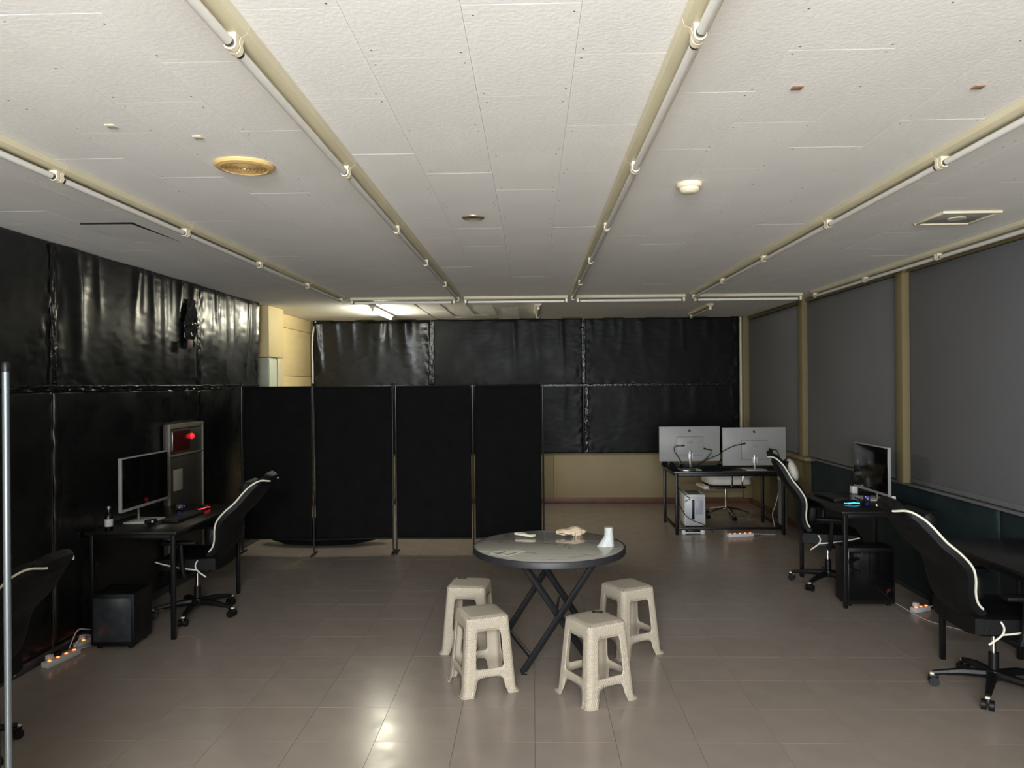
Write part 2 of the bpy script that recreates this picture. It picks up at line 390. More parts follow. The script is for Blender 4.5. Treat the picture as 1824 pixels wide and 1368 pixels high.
for k, (x0, x1, lab) in enumerate(((-3.22,-1.48,'left with hanging creases'),(-1.465,.745,'middle and widest'),(.755,3.0,'right and flattest'))):
    put_sheet('black plastic sheet high on the back wall, '+lab, GB, (x0, YB-.002, 1.73), (x1-x0, 0, 0), HC-1.735, (0,-1,0), 23+k, (1.3,.6,.4)[k])
    put_sheet('black plastic sheet low on the back wall, '+('left, behind the folding screen','middle, beside the screen end','right, behind the white monitors')[k], GB,
              (x0, YB-.002, .735), (x1-x0, 0, 0), .985, (0,-1,0), 33+k, .3)
put_sheet('matt black plastic sheet with painted teal haze below the right windows, farther one', GR, (XR-.002, 5.2, .04), (0, 3.45, 0), .86, (-1,0,0), 43, .4)
put_sheet('matt black plastic sheet with painted teal haze below the right windows, nearer one', GR, (XR-.002, 2.0, .04), (0, 3.19, 0), .86, (-1,0,0), 44, .4)
def tape(P0, P1, N, wd, label, seed, amp=.006):
    P0, P1, N = Vector(P0), Vector(P1), Vector(N); D = P1-P0; L_ = D.length; D.normalize(); Sd = D.cross(N)
    vs = []; fs = []; n = int(L_/.012); mcols = 6
    for i in range(n+1):
        for k in range(mcols+1):
            s_ = (k/mcols-.5)*wd*(1+.25*noise.noise(Vector((i*.07, k*.3, seed))))
            d = .021+amp*noise.noise(Vector((i*.16, k*.9, seed)))
            vs.append(P0+D*(L_*i/n)+Sd*s_+N*d)
    for i in range(n):
        for k in range(mcols): a = i*(mcols+1)+k; fs.append((a, a+1, a+mcols+2, a+mcols+1))
    o = MB().add(vs, fs).build('tape_strip', m_tape, ang=60); tag(o, label, 'tape', 'black tape over the sheet seams')
    o.modifiers.new('thickness', 'SOLIDIFY').thickness = .0006; return o
tape((XW,7.0,1.77),(XW,7.0,HC-.01),(1,0,0),.075,'crinkled black tape up the far seam of the left wall',1)
tape((XW,4.85,1.77),(XW,4.85,HC-.01),(1,0,0),.06,'black tape up the near seam of the left wall',2,.003)
tape((XW,2.6,1.742),(XW,8.54,1.742),(1,0,0),.05,'long horizontal black tape along the left wall',3,.005)
tape((XW,7.0,.07),(XW,7.0,1.71),(1,0,0),.05,'black tape down the lower left wall behind the hydrant box',4,.003)
tape((-1.47,YB,1.75),(-1.47,YB,HC-.01),(0,-1,0),.09,'crinkled black tape up the back wall, left of centre',5,.007)
tape((.75,YB,1.75),(.75,YB,HC-.01),(0,-1,0),.05,'black tape up the back wall, right of centre',6,.005)
tape((.79,YB,.74),(.79,YB,1.70),(0,-1,0),.06,'shiny wrinkled black tape below centre seam of the back wall',7,.009)
tape((-3.2,YB,1.725),(3.0,YB,1.725),(0,-1,0),.04,'long horizontal black tape across the back wall',8,.0015)
# torn, bunched plastic at the far seam of the left wall
vs=[];fs=[]
for i in range(19):
    for j in range(25):
        u,v=i/18,j/24; wdt=.10*(1-.55*abs(v-.45)*1.6)
        vs.append((XW+.05+.05*sin(pi*u)*sin(pi*v)+.03*noise.noise(Vector((u*5,v*9,2.2))), 6.76+(u-.5)*wdt*2.6+.05*(v-.5), 2.10+v*.44))
for i in range(18):
    for j in range(24): a=i*25+j; fs.append((a,a+1,a+26,a+25))
t = MB().add(vs,fs).build('loose_plastic_flap', mat('shiny_plastic',srgb(34,34,32),.16,bump=.5,bscale=30,var=.1), ang=80)
tag(t,'crumpled loose flap of black plastic beside the far wall seam','plastic flap'); t.modifiers.new('t','SOLIDIFY').thickness=.001
MB().box(XW+.085,XW+.093,6.62,6.72,2.08,2.17,.003).build('label_patch', m_redbit, t)
# pale cable hanging beside the back sheet
t = MB().tube(smooth_pts([(-3.17,YB-.03,HC-.01),(-3.215,YB-.035,2.5),(-3.225,YB-.035,2.2),(-3.22,YB-.03,1.9),(-3.215,YB-.03,.2)]), .013, 8).build('wall_conduit', m_white)
tag(t, 'bowed pale conduit down the left edge of the back wall', 'conduit')
# ------------------------------------------------------------------ fluorescent battens
def make_fixture(L=1.175, lit=False):
    e = empty('ceiling_light'); 
    mb = MB(); poly = [(-.042,0),(.042,0),(.036,-.022),(.024,-.030),(-.024,-.030),(-.036,-.022)]
    n = len(poly); vs = [(x,0.0015,z) for x,z in poly]+[(x,L-.0015,z) for x,z in poly]
    fs = [tuple(range(n)), tuple(range(n,2*n))]+[(i,(i+1)%n,(i+1)%n+n,i+n) for i in range(n)]
    mb.add(vs, fs).build('batten', m_batten, e)
    for s_, y in ((1, .004), (-1, L-.004)):
        prof = [(-.019,-.026),(.019,-.026),(.015,-.042),(.0175,-.056),(.013,-.068),(.005,-.073),(-.005,-.073),(-.013,-.068),(-.0175,-.056),(-.015,-.042)]
        m2 = MB(); vv = [(x,y,z) for x,z in prof]+[(x,y+s_*.022,z) for x,z in prof]; n2 = len(prof)
        m2.add(vv, [tuple(range(n2)), tuple(range(n2,2*n2))]+[(i,(i+1)%n2,(i+1)%n2+n2,i+n2) for i in range(n2)]).build('lamp_holder', m_holder, e)
    tb = MB().tube([(0,.030,-.056),(0,L-.030,-.056)], .0135, 14).build('lamp_tube', m_lit if lit else m_tube, e)
    for a, b_ in ((.0255,.043),(L-.043,L-.0255)): MB().tube([(0,a,-.056),(0,b_,-.056)], .0140, 12).build('end_cap', m_metal, tb)
    return e
FL = 1.205; PROTO = make_fixture(FL); used = [False]
def fixture(x, y, rz, label, group, L=1.205):
    if not used[0]: o = PROTO; used[0] = True
    else: o = copy_tree(PROTO)
    o.location = (x, y, HC-.0005); o.rotation_euler = (0,0,rz); o.scale = (1, L/FL, 1); tag(o, label, 'light', group); return o
rows = [(-2.02,'leftmost long row',1), (-.779,'second long row from the left',0), (.437,'middle long row',0), (1.70,'second long row from the right',1), (2.955,'long row along the right windows',2)]
nth = ['nearest','second nearest','third nearest','fourth nearest','second farthest','farthest']
for x, rn, k0 in rows:
    for k in range(k0, 6):
        fixture(x, .77+1.205*k, 0, 'unlit tube light in the %s, %s fitting' % (rn, 'third farthest' if k == 3 else nth[k]), 'unlit tube lights in five long rows')
for k, (x, L_) in enumerate(((-1.97,1.14),(-.73,1.12),(.485,1.17),(1.75,1.15))):
    fixture(x+L_, 8.22, pi/2, 'unlit tube light in the cross row, %s from the left' % ('first','second','third','fourth')[k], 'unlit tube lights in the cross row', L_)
fixture(.078, 8.95, 0, 'short unlit tube light alone beyond the cross row, middle one', 'single tube lights beyond the cross row')
fixture(2.15, 9.18, R(-1), 'short unlit tube light alone beyond the cross row, right one', 'single tube lights beyond the cross row')
e = make_fixture(FL, lit=True); e.location = (-1.895, 8.97, HC-.0005)
tag(e, 'glowing tube light, the only lit one, at the far left', 'light', 'single tube lights beyond the cross row')
# ------------------------------------------------------------------ ceiling bits
e = empty('ceiling_speaker', (-1.227, 3.224, HC), 0, 'round yellowed ceiling speaker grille left of centre', 'speaker')
MB().lathe([(.125,0),(.125,-.006),(.118,-.014),(.098,-.018),(.094,-.013),(.0,-.013)], 40).build('rim', m_yel, e)
g = MB()
for r_ in (.085,.07,.055,.04,.025): g.lathe([(r_,-.013),(r_,-.017),(r_-.006,-.017),(r_-.006,-.013)], 32, cap=False)
g.lathe([(.008,-.013),(.006,-.020),(0,-.021)], 12).build('grille', mat('yellow_grille', srgb(190,158,104), .6, var=.05), e)
e = empty('downlight', (-.328, 4.303, HC), 0, 'small recessed downlight ring near the ceiling centre', 'downlight')
MB().lathe([(.064,0),(.063,-.006),(.050,-.008),(.044,-.003),(.040,-.0005)], 32, cap=False).build('ring', mat('bronze_ring', srgb(150,135,115), .4, metal=.4, var=.05), e)
MB().lathe([(.041,-.0016),(.028,-.0012),(0,-.001)], 24).build('reflector', m_grip, e)
e = empty('smoke_detector', (.757, 3.638, HC), 0, 'cream round smoke detector on the ceiling right of centre', 'smoke detector')
MB().lathe([(.060,0),(.061,-.012),(.056,-.020),(.048,-.022)], 32).build('base', m_holder, e)
MB().lathe([(.047,-.021),(.046,-.034),(.036,-.044),(.020,-.047),(0,-.048)], 32).build('sensing_head', m_holder, e)
e = empty('access_hatch', (2.475, 4.475, HC), 0, 'square white ceiling vent frame over the right desks', 'vent')
fr = MB(); a = .165
for q in ((-a,a,-a,-a+.02),(-a,a,a-.02,a),(-a,-a+.02,-a+.021,a-.021),(a-.02,a,-a+.021,a-.021)): fr.box(q[0],q[1],q[2],q[3],-.014,0,.003)
fr.build('frame', m_holder, e)
MB().box(-.143,.143,-.143,.143,-.007,-.001,.002).build('flap', mat('vent_flap', srgb(165,165,158), .6, var=.04), e)
MB().lathe([(.05,-.007),(.048,-.012),(.0,-.013)], 24).build('diffuser', m_holder, e)
for x, y, m_, lb in ((-1.522,2.714,m_holder,'tiny white square clip on the ceiling at far left'),(-1.264,2.853,m_holder,'tiny white square clip nearer the yellowed speaker'),
                 (.862,2.467,m_patch,'small brown square patch on the ceiling, left of two'),(1.45,2.49,m_patch,'small brown square patch on the ceiling, right of two')):
    e = MB().box(x-.017,x+.017,y-.017,y+.017,HC-.004,HC-.0005,.001).build('ceiling_patch', m_); tag(e, lb, 'patch')
# ------------------------------------------------------------------ folding screens
def folding_screen(pts, label, doubles=(), h=1.735, zb=.158, feet=True, post_m=None, grp='black folding screens'):
    e = empty('folding_screen', (pts[0][0], pts[0][1], 0), 0, label, 'screen', grp)
    o0 = Vector((pts[0][0], pts[0][1], 0)); P = [Vector((x, y, 0))-o0 for x, y in pts]
    pm = post_m or m_post
    for a, b_ in zip(P, P[1:]):
        d = (b_-a).normalized(); n = Vector((-d.y, d.x, 0)); a2, b2 = a+d*.02, b_-d*.02
        vs = []; fs = []; nu, nv = 24, 30
        for j in range(nv+1):
            for i in range(nu+1):
                u, v = i/nu, j/nv
                q = a2+(b2-a2)*u; wv = .004*sin(u*23+v*2)*(.4+.6*(1-v)) + .004*noise.noise(Vector((u*4, v*3, a.x)))
                vs.append(q+n*wv+Vector((0,0,zb+(h-zb)*v)))
        for j in range(nv):
            for i in range(nu): k = j*(nu+1)+i; fs.append((k,k+1,k+nu+2,k+nu+1))
        o = MB().add(vs, fs).build('fabric_panel', m_fabric, e, ang=80); o.modifiers.new('t','SOLIDIFY').thickness = .002
        MB().tube([a2+Vector((0,0,h)), b2+Vector((0,0,h))], .009, 8).build('top_rail', m_blackm, e)
        MB().tube([a2+Vector((0,0,zb)), b2+Vector((0,0,zb))], .008, 8).build('bottom_rail', m_blackm, e)
    for k, p in enumerate(P):
        xs = (-.018, .018) if k in doubles else (0,)
        for dx in xs:
            po = MB().tube([p+Vector((dx,0,.012)), p+Vector((dx,0,h+.01))], .0100, 12).build('post', pm, e)
            MB().lathe([(.0108,0),(.0115,.02),(.008,.028),(0,.030)], 12, (p.x+dx,p.y,h+.008)).build('post_cap', m_blackp, po)
        if feet:
            for dx in xs:
                MB().tube([p+Vector((dx,-.10,.012)), p+Vector((dx,.10,.012))], .011, 8).build('foot', m_blackp, e)
    return e
folding_screen([(-3.045,7.86),(-2.265,7.77),(-1.437,7.84),(-.617,7.83),(.108,7.90)], 'black fabric folding screen of four panels across the far left', doubles=(2,))
folding_screen([(-1.556,2.2),(-2.3,1.95)], 'black folding screen at the near left edge, only its steel post showing', h=1.79, zb=.12, post_m=m_steel)
# dark bag behind the screen
bg = MB(); bmm = bmesh.new(); bmesh.ops.create_icosphere(bmm, subdivisions=4, radius=1)
for v in bmm.verts:
    n_ = noise.noise(v.co*2.2)*.22+noise.noise(v.co*6)*.06; v.co = v.co*(1+n_); v.co.x *= .62; v.co.y *= .17; v.co.z = max(v.co.z, -.72)*.16+.115
bg.bm(bmm); bmm.free(); o = bg.build('floor_bag', m_fabric, ang=70); o.location = (-2.3, 8.35, 0)
tag(o, 'slumped black cloth bag on the floor behind the folding screen', 'bag')
# ------------------------------------------------------------------ round table
TX, TY = .097, 4.70; TZ = .75; TR = .470
e = empty('round_table', (TX, TY, 0), 0, 'round grey marble-look folding table with charcoal rim and crossed legs', 'table')
MB().lathe([(0,TZ-.016),(TR-.012,TZ-.016),(TR-.012,TZ-.001),(TR-.014,TZ),(0,TZ)], 96, cap=False).build('tabletop', m_marble, e)
MB().lathe([(TR-.0115,TZ+.001),(TR-.003,TZ+.001),(TR,TZ-.004),(TR,TZ-.034),(TR-.003,TZ-.038),(TR-.016,TZ-.038),(TR-.016,TZ-.017),(TR-.0115,TZ-.016),(TR-.0115,TZ+.001)], 96, cap=False).build('rim', m_tablerim, e)
def lg(a, b_, nm='leg', r=.0175): 
    a = Vector(a)-Vector((TX,TY,0)); b_ = Vector(b_)-Vector((TX,TY,0))
    return MB().tube([a, b_], r, 10, flat=1.35).build(nm, m_tableleg, e)
l1 = lg((.37,4.44,.722),(-.07,4.56,.016)); l2 = lg((.20,4.94,.722),(-.23,5.08,.016))
l3 = lg((-.09,4.49,.722),(.36,4.66,.016)); l4 = lg((-.03,4.90,.722),(.40,5.10,.016))
lg((-.02,4.57,.10),(-.17,5.05,.115),'stretcher',.010); lg((.31,4.64,.10),(.34,5.06,.12),'stretcher',.010)
lg((.37,4.44,.722),(.20,4.94,.722),'top_bar',.011); lg((-.09,4.49,.722),(-.03,4.90,.722),'top_bar',.011)
lg((.13,4.52,.345),(.16,4.93,.36),'pivot_rod',.007)
for p in ((-.07,4.56),(-.23,5.08),(.36,4.66),(.40,5.10)):
    MB().tube([(p[0]-TX-.01,p[1]-TY,.0155),(p[0]-TX+.025,p[1]-TY,.0155)], .0155, 10).build('rubber_foot', m_blackp, e)
# printed label on the table top
st = empty('table_label', (-.192, 4.484, TZ+.0008), R(18), 'pale printed paper label with dark lettering stuck on the marble top', 'label')
def labpoly():
    pts = [(0,-.115),(.205,.02)]
    pts += [(.12+.03*cos(a), .07+.02*sin(a)) for a in (.9, 1.4)]
    pts += [(-.02+.10*cos(a), .03+.085*sin(a)) for a in [1.5+.22*i for i in range(10)]]
    return pts
MB().prism(labpoly(), .0009).build('paper', m_paper, st)
ink = MB(); d = Vector((.205,.135)).normalized(); nn = Vector((-d.y,d.x)); rr = random.Random(3)
def glyphs(org, n, h_, w_):
    x = 0
    for i in range(n):
        wd = w_*rr.uniform(.6,1.1); c = Vector(org)+d*x
        q = [c, c+d*wd, c+d*wd+nn*h_*rr.uniform(.6,1), c+nn*h_*rr.uniform(.7,1)]
        ink.prism([(p.x,p.y) for p in q], .0004, Matrix.Translation((0,0,.00095))); x += wd+w_*.22
glyphs((-.078,-.025), 9, .030, .0155); glyphs((-.045,-.045), 6, .010, .010); glyphs((-.002,-.085), 12, .016, .0115)
ink.prism([(-.085,.045),(-.055,.03),(-.05,.036),(-.08,.056)], .0004, Matrix.Translation((0,0,.00095)))
o = ink.build('lettering', m_ink, st, smooth=False); o['kind'] = 'stuff'
st.scale = (.66,.66,1); st.location = (-.172, 4.470, TZ+.0008)
# remote control
e = empty('remote_control', (-.056, 4.985, TZ+.001), R(-38), 'white air-conditioner remote control lying on the marble table', 'remote')
MB().box(-.075,.075,-.024,.024,0,.017,.007).build('body', m_paper, e)
MB().box(.012,.060,-.017,.017,.0165,.0185,.001).build('display', mat('lcd_grey', srgb(110,112,104), .2, var=.05), e)
bt = MB()
for i in range(3):
    for j in range(2): bt.box(-.055+i*.02,-.043+i*.02,-.014+j*.016,-.004+j*.016,.0165,.0185,.001)
bt.build('buttons', m_label, e)
# crumpled snack wrapper
bmm = bmesh.new(); bmesh.ops.create_icosphere(bmm, subdivisions=5, radius=1)
for v in bmm.verts:
    c = v.co.copy(); f = 1+.10*noise.noise(c*3)+.12*abs(noise.noise(c*5+Vector((4,1,2))))
    x, y, z = c.x*f, c.y*f, c.z*f
    pin = 1-max(0,abs(x)-.72)*.9
    v.co = (x*.088*(1+.12*(abs(x)>.8)), y*.056*pin, max(z,-.5)*.030*pin*(1+.25*sin(x*4))+.0155)
o = MB().bm(bmm).build('snack_wrapper', [m_bag, m_ink], ang=25); bmm.free()
for p in o.data.polygons:
    c = p.center
    if c.y < -.02 and (abs(c.z-.011-.004*sin(c.x*70)) < .0026 and c.x < -.005 or (abs(c.x-.012) < .0025 and c.z < .03)): p.material_index = 1
o.location = (.250, 5.03, TZ+.001); o.rotation_euler = (0,0,R(12)); tag(o, 'crumpled tan snack wrapper at the back of the marble table', 'wrapper')
# inverted crumpled paper cup
vs=[];fs=[];n=40;prof=[]
for i in range(22):
    t=i/21; prof.append((t, .026+.006*t**1.6))
for t, r_ in prof:
    for k in range(n):
        a=2*pi*k/n; lean = max(0,cos(a-pi*1.05))**2*max(0,t-.42)**1.25*.085
        cr=.0025*noise.noise(Vector((cos(a)*2,sin(a)*2,t*4)))
        vs.append(((r_+lean+cr)*cos(a),(r_+lean*.8+cr)*sin(a),.115*(1-t)))
for i in range(21):
    for k in range(n): a=i*n+k; b_=i*n+(k+1)%n; fs.append((a,b_,b_+n,a+n))
cup = MB().add(vs,fs); cup.f.append(tuple(range(n))); cup.mi.append(0)
vs2=[(.021*cos(2*pi*k/n),.021*sin(2*pi*k/n),.1155) for k in range(n)]
cup.add(vs2,[tuple(range(n))])
o = cup.build('paper_cup', m_cup, ang=50); o.location=(.462,4.665,TZ+.001); tag(o,'white paper cup upside down, crushed to one side, at the table right','cup')
# ------------------------------------------------------------------ woven stools
def rsq(a, r, t):
    side = int(t) % 4; p = t-int(t); L_ = 2*(a-r)+pi*r/2; l = p*L_; q = pi*r/4
    if l < q: ang = pi/4 - l/r; x, y = -(a-r)-r*sin(ang), -(a-r)-r*cos(ang)
    elif l > L_-q: ang = (l-(L_-q))/r; x, y = (a-r)+r*sin(ang), -(a-r)-r*cos(ang)
    else: x, y = -(a-r)+(l-q), -a
    c_, s_ = cos(side*pi/2), sin(side*pi/2); return x*c_-y*s_, x*s_+y*c_
SH = .432
def prof_a(z):
    a = .160-(.160-.126)*z/SH
    if z < .022: a += .010*(1-z/.022)
    if z > SH-.012: a -= .012*((z-(SH-.012))/.012)**2
    return a
def make_stool():
    e = empty('woven_stool')
    pts = []; edges = []
    def loop(poly, closed=True):
        o = len(pts); pts.extend(poly); n_ = len(poly); 
        edges.extend([(o+i, o+(i+1) % n_) for i in range(n_ if closed else n_-1)])
    def rr_(t0,t1,z0,z1,rt,rz,tap=0):
        out = []
        for cx, cz, a0 in ((t1-rt,z0+rz,-pi/2),(t1-rt,z1-rz,0),(t0+rt,z1-rz,pi/2),(t0+rt,z0+rz,pi)):
            for k in range(6):
                a = a0+k*pi/10; x = cx+rt*cos(a); z = cz+rz*sin(a)
                out.append((x+(-1 if x > (t0+t1)/2 else 1)*tap*(z-z0)/(z1-z0), z))
        return out
    # unrolled outline from t=0 to 4
    nz_ = 16; bot = [(0,0)]
    for s_ in range(4):
        bot.append((s_+.19, 0))
        a, b_ = s_+.19, s_+.81
        bot += [(a+.030,.05),(a+.042,.075),(a+.062,.090),(a+.10,.097),(s_+.4,.100),(s_+.5,.101),(s_+.6,.100),(b_-.10,.097),(b_-.062,.090),(b_-.042,.075),(b_-.030,.05)]
        bot.append((b_, 0)); bot.append((s_+1, 0))
    right = [(4, SH*k/nz_) for k in range(1, nz_+1)]
    top = [(4-k/12, SH) for k in range(1, 48)]
    left = [(0, SH*(1-k/nz_)) for k in range(0, nz_)]
    loop(bot+right+top+left)
    no = len(pts)
    for s_ in range(4): loop(rr_(s_+.205, s_+.795, .148, .356, .060, .028, .018))
    def inside_hole(x, z):
        p = x-int(x)
        if .18 < p < .82 and .136 < z < .368: return True
        if .165 < p < .835 and z < .112: return True
        return False
    for k in range(1, 160):
        x = 4*k/160
        for z in [.008,.016,.024,.04]+[.02*q for q in range(3, 21)]+[SH-.012,SH-.008,SH-.004]:
            if z < SH-.001 and not inside_hole(x, z): pts.append((x, z))
    res = delaunay_2d_cdt([Vector(p) for p in pts], edges, [], 0, 1e-6)
    V2, F2 = res[0], res[2]
    def keep(c):
        x, z = c; p = x-int(min(x,3.9999))
        if not (0 <= x <= 4 and 0 <= z <= SH): return False
        return True
    # drop triangles inside holes and leg cut-outs by point-in-polygon
    holes = [rr_(s_+.205, s_+.795, .148, .356, .060, .028, .018) for s_ in range(4)]
    cuts = []
    for s_ in range(4):
        q = [p for p in bot if s_+.189 <= p[0] <= s_+.811]; cuts.append(q)
    def pip(x, y, poly):
        c_ = False; j = len(poly)-1
        for i in range(len(poly)):
            xi, yi = poly[i]; xj, yj = poly[j]
            if (yi > y) != (yj > y) and x < (xj-xi)*(y-yi)/(yj-yi)+xi: c_ = not c_
            j = i
        return c_
    vs = []; uvs = []
    for p in V2:
        t, z = p.x, p.y; a = prof_a(z); x, y = rsq(a, .029, min(max(t, 0), 3.999999) if t < 4 else 0)
        vs.append((x, y, z)); uvs.append((t*.29, z))
    fs = []
    for f in F2:
        cx = sum(V2[i].x for i in f)/len(f); cz = sum(V2[i].y for i in f)/len(f)
        s_ = min(int(cx), 3)
        if pip(cx, cz, holes[s_]) or pip(cx, cz, cuts[s_]): continue
        fs.append(tuple(f))
    me = bpy.data.meshes.new('woven_side'); me.from_pydata(vs, [], fs); me.materials.append(m_weave); me.materials.append(m_stool)
    uvl = me.uv_layers.new(name='UVMap')
    for l in me.loops: uvl.data[l.index].uv = uvs[l.vertex_index]
    for p in me.polygons: p.use_smooth = True
    bm = bmesh.new(); bm.from_mesh(me)
    bmesh.ops.remove_doubles(bm, verts=[v for v in bm.verts if abs(v.co.x+prof_a(v.co.z)) < .05 and abs(v.co.y+prof_a(v.co.z)) < .05], dist=1e-5)
    bm.normal_update()
    if sum(f.normal.dot(Vector((f.calc_center_median().x, f.calc_center_median().y, 0))) for f in bm.faces) < 0: bmesh.ops.reverse_faces(bm, faces=bm.faces)
    bm.to_mesh(me); bm.free()
    o = bpy.data.objects.new('woven_body', me); COL.objects.link(o); o.parent = e
    md = o.modifiers.new('t', 'SOLIDIFY'); md.thickness = .0035; md.offset = -1; md.material_offset = 1; md.material_offset_rim = 1
    # seat slab
    mb = MB(); rings = []
    for a, z in ((.1135,SH-.004),(.1140,SH+.0005),(.108,SH+.003),(.09,SH+.0035),(.05,SH+.004)):
        rings.append([(*rsq(a, min(.029, a*.3), t/12), z) for t in range(48)])
    vs = [v for r_ in rings for v in r_]; fs = []
    for i in range(len(rings)-1):
        for k in range(48): a = i*48+k; b_ = i*48+(k+1)%48; fs.append((a,b_,b_+48,a+48))
    fs.append(tuple(range(4*48,5*48))); fs.append(tuple(range(48)))
    mb.add(vs, fs).build('seat', m_stool, e)
    # rims around the feet
    for sx in (-1,1):
        for sy in (-1,1):
            pts_ = []
            side = {(-1,-1):0,(1,-1):1,(1,1):2,(-1,1):3}[(sx,sy)]
            for q in range(-5,6): 
                t = (side+q*.18/5) % 4; pts_.append((*rsq(prof_a(0)+.001,.029,t), .0045))
            MB().tube(pts_, .0045, 6).build('foot_rim', m_stool, e)
    return e
st0 = make_stool()
GS = 'beige woven plastic stools around the round table'
spots = [(-.305,4.405,R(22),'beige woven stool at the front left of the table, plain seat'),
         (.342,4.275,R(31),'beige woven stool at the front right, dark green sticker on its seat'),
         (-.430,5.04,R(-7),'beige stool at the back left of the table, dark sticker on its edge'),
         (.612,4.99,R(29),'beige woven stool at the back right of the table, plain seat')]
for i, (x, y, a, lb) in enumerate(spots):
    o = st0 if i == 0 else copy_tree(st0)
    o.location = (x, y, 0); o.rotation_euler = (0,0,a); tag(o, lb, 'stool', GS)
    if i in (1, 2):
        s_ = MB().box(-.030,.030,-.021,.021,0,.0006).build('seat_sticker', m_sgreen, o, smooth=False); s_['label'] = 'dark green sticker'
        if i == 1: s_.location = (.066,.066,SH+.0042); s_.rotation_euler = (0,0,R(-42))
        else: s_.location = (-.064,.082,SH+.0042); s_.rotation_euler = (0,0,R(8))
        q = MB().box(-.016,.014,-.005,.006,.0006,.0009).build('sticker_mark', mat('sticker_mark', srgb(120,120,60), .5, var=.2), s_, smooth=False)
# ------------------------------------------------------------------ gaming chairs (face local +X)
BP = [(-.14,.50),(-.19,.55),(-.213,.615),(-.222,.69),(-.245,.76),(-.305,.83),(-.366,.885),(-.427,.96),(-.472,1.005),(-.535,1.04),(-.59,1.03)]
def make_gaming_chair():
    e = empty('gaming_chair')
    prof = smooth_pts([(x,0,z) for x,z in BP], 4); n = len(prof); nw = 12
    def wid(t): return .20+.055*sin(pi*min(1,t*1.15))**2*(1 if t < .8 else 1)-.0*t-(.10*max(0,(t-.80)/.2)**1.6)
    F = []; Bk = []
    for i, p in enumerate(prof):
        t = i/(n-1); q = prof[min(i+1,n-1)]-prof[max(i-1,0)]; q.normalize(); nor = Vector((q.z,0,-q.x))   # forwards
        if nor.x < 0: nor = -nor
        th = .085*(1-.6*max(0,(t-.75)/.25)); w_ = wid(t)
        fr = []; bk = []
        for k in range(nw+1):
            s_ = -1+2*k/nw; bow = (.03*(1-s_*s_)-.02*(1-abs(s_)**.5 if abs(s_)>.0 else 1)) 
            fr.append(p+nor*bow+Vector((0,s_*w_,0)))
            bk.append(p-nor*(th*(1-.55*abs(s_)**4))+Vector((0,s_*w_*1.0,0)))
        F.append(fr); Bk.append(bk)
    vs = []; fs = []; m = 2*(nw+1)
    for i in range(n): vs += F[i]+list(reversed(Bk[i]))
    for i in range(n-1):
        for k in range(m): a = i*m+k; b_ = i*m+(k+1)%m; fs.append((a,b_,b_+m,a+m))
    fs.append(tuple(range(m))); fs.append(tuple(range((n-1)*m,n*m)))
    MB().add(vs, fs).build('backrest', m_leather, e, ang=50)
    for s_ in (-1, 1):
        MB().tube([F[i][0 if s_ < 0 else nw]+Vector((0,s_*.003,0)) for i in range(2, n)], .0062, 6).build('piping', m_piping, e)
    # headrest band + lumbar cushion
    MB().box(-.035,.03,-.15,.15,-.045,.045,.03, Matrix.Translation((-.40,0,.99))@Matrix.Rotation(R(-42),4,'Y')).build('neck_cushion', m_leather, e)
    MB().box(-.035,.035,-.16,.16,-.07,.07,.034, Matrix.Translation((-.155,0,.62))@Matrix.Rotation(R(-6),4,'Y')).build('lumbar_cushion', m_leather, e)
    # seat with raised side bolsters
    vs = []; fs = []; nx, ny = 16, 16
    for z_ in (0, 1):
        for i in range(nx+1):
            for j in range(ny+1):
                u, v = i/nx, -1+2*j/ny; hw = .25-.02*(2*u-1)**2-(.03*max(0,u-.85)/.15)
                x = -.22+.47*u; y = v*hw
                zt = .475+.022*abs(v)**3-.03*max(0,(u-.8)/.2)**2-.02*max(0,(abs(v)-.85)/.15)
                zb_ = .375+.02*abs(v)**4+.03*max(0,(u-.85)/.15)**2
                vs.append((x,y,zt if z_ else zb_))
    K = (nx+1)*(ny+1)
    for i in range(nx):
        for j in range(ny):
            a = i*(ny+1)+j; fs.append((a,a+1,a+ny+2,a+ny+1)); fs.append((K+a,K+a+1,K+a+ny+2,K+a+ny+1))
    for i in range(nx):
        for j in (0, ny): a = i*(ny+1)+j; b_ = a+ny+1; fs.append((a,b_,K+b_,K+a))
    for j in range(ny):
        for i in (0, nx): a = i*(ny+1)+j; fs.append((a,a+1,K+a+1,K+a))
    MB().add(vs, fs).build('seat', m_leather, e, ang=50)
    for s_ in (-1, 1):
        MB().tube(smooth_pts([(-.10,s_*.252,.47),(-.085,s_*.256,.435),(-.10,s_*.256,.395),(-.16,s_*.248,.345)],5), .0055, 6).build('seat_piping', m_piping, e)
        MB().tube(smooth_pts([(-.095,s_*.254,.40),(0,s_*.255,.412),(.12,s_*.25,.435),(.22,s_*.225,.455)],5), .0055, 6).build('seat_piping', m_piping, e)
        ar = MB().tube([(-.02,s_*.24,.37),(-.02,s_*.30,.37),(-.01,s_*.31,.42),(0,s_*.31,.60)], .018, 8).build('armrest_post', m_blackp, e)
        MB().box(-.12,.13,s_*.31-.04,s_*.31+.04,.60,.625,.012).build('armrest_pad', m_leather, ar)
    MB().box(-.12,.12,-.09,.09,.335,.375,.01).build('tilt_plate', m_blackm, e)
    MB().tube([(0,0,.11),(0,0,.22)], .026, 14).build('gas_sleeve', m_blackp, e)
    MB().tube([(0,0,.22),(0,0,.337)], .013, 12).build('gas_lift', m_chrome, e)
    MB().tube([(0,.05,.345),(.02,.26,.34)], [.005,.006], 8).build('tilt_lever', m_blackm, e)
    MB().lathe([(.045,.075),(.05,.09),(.045,.125),(.03,.13)], 20).build('base_hub', m_blackp, e)
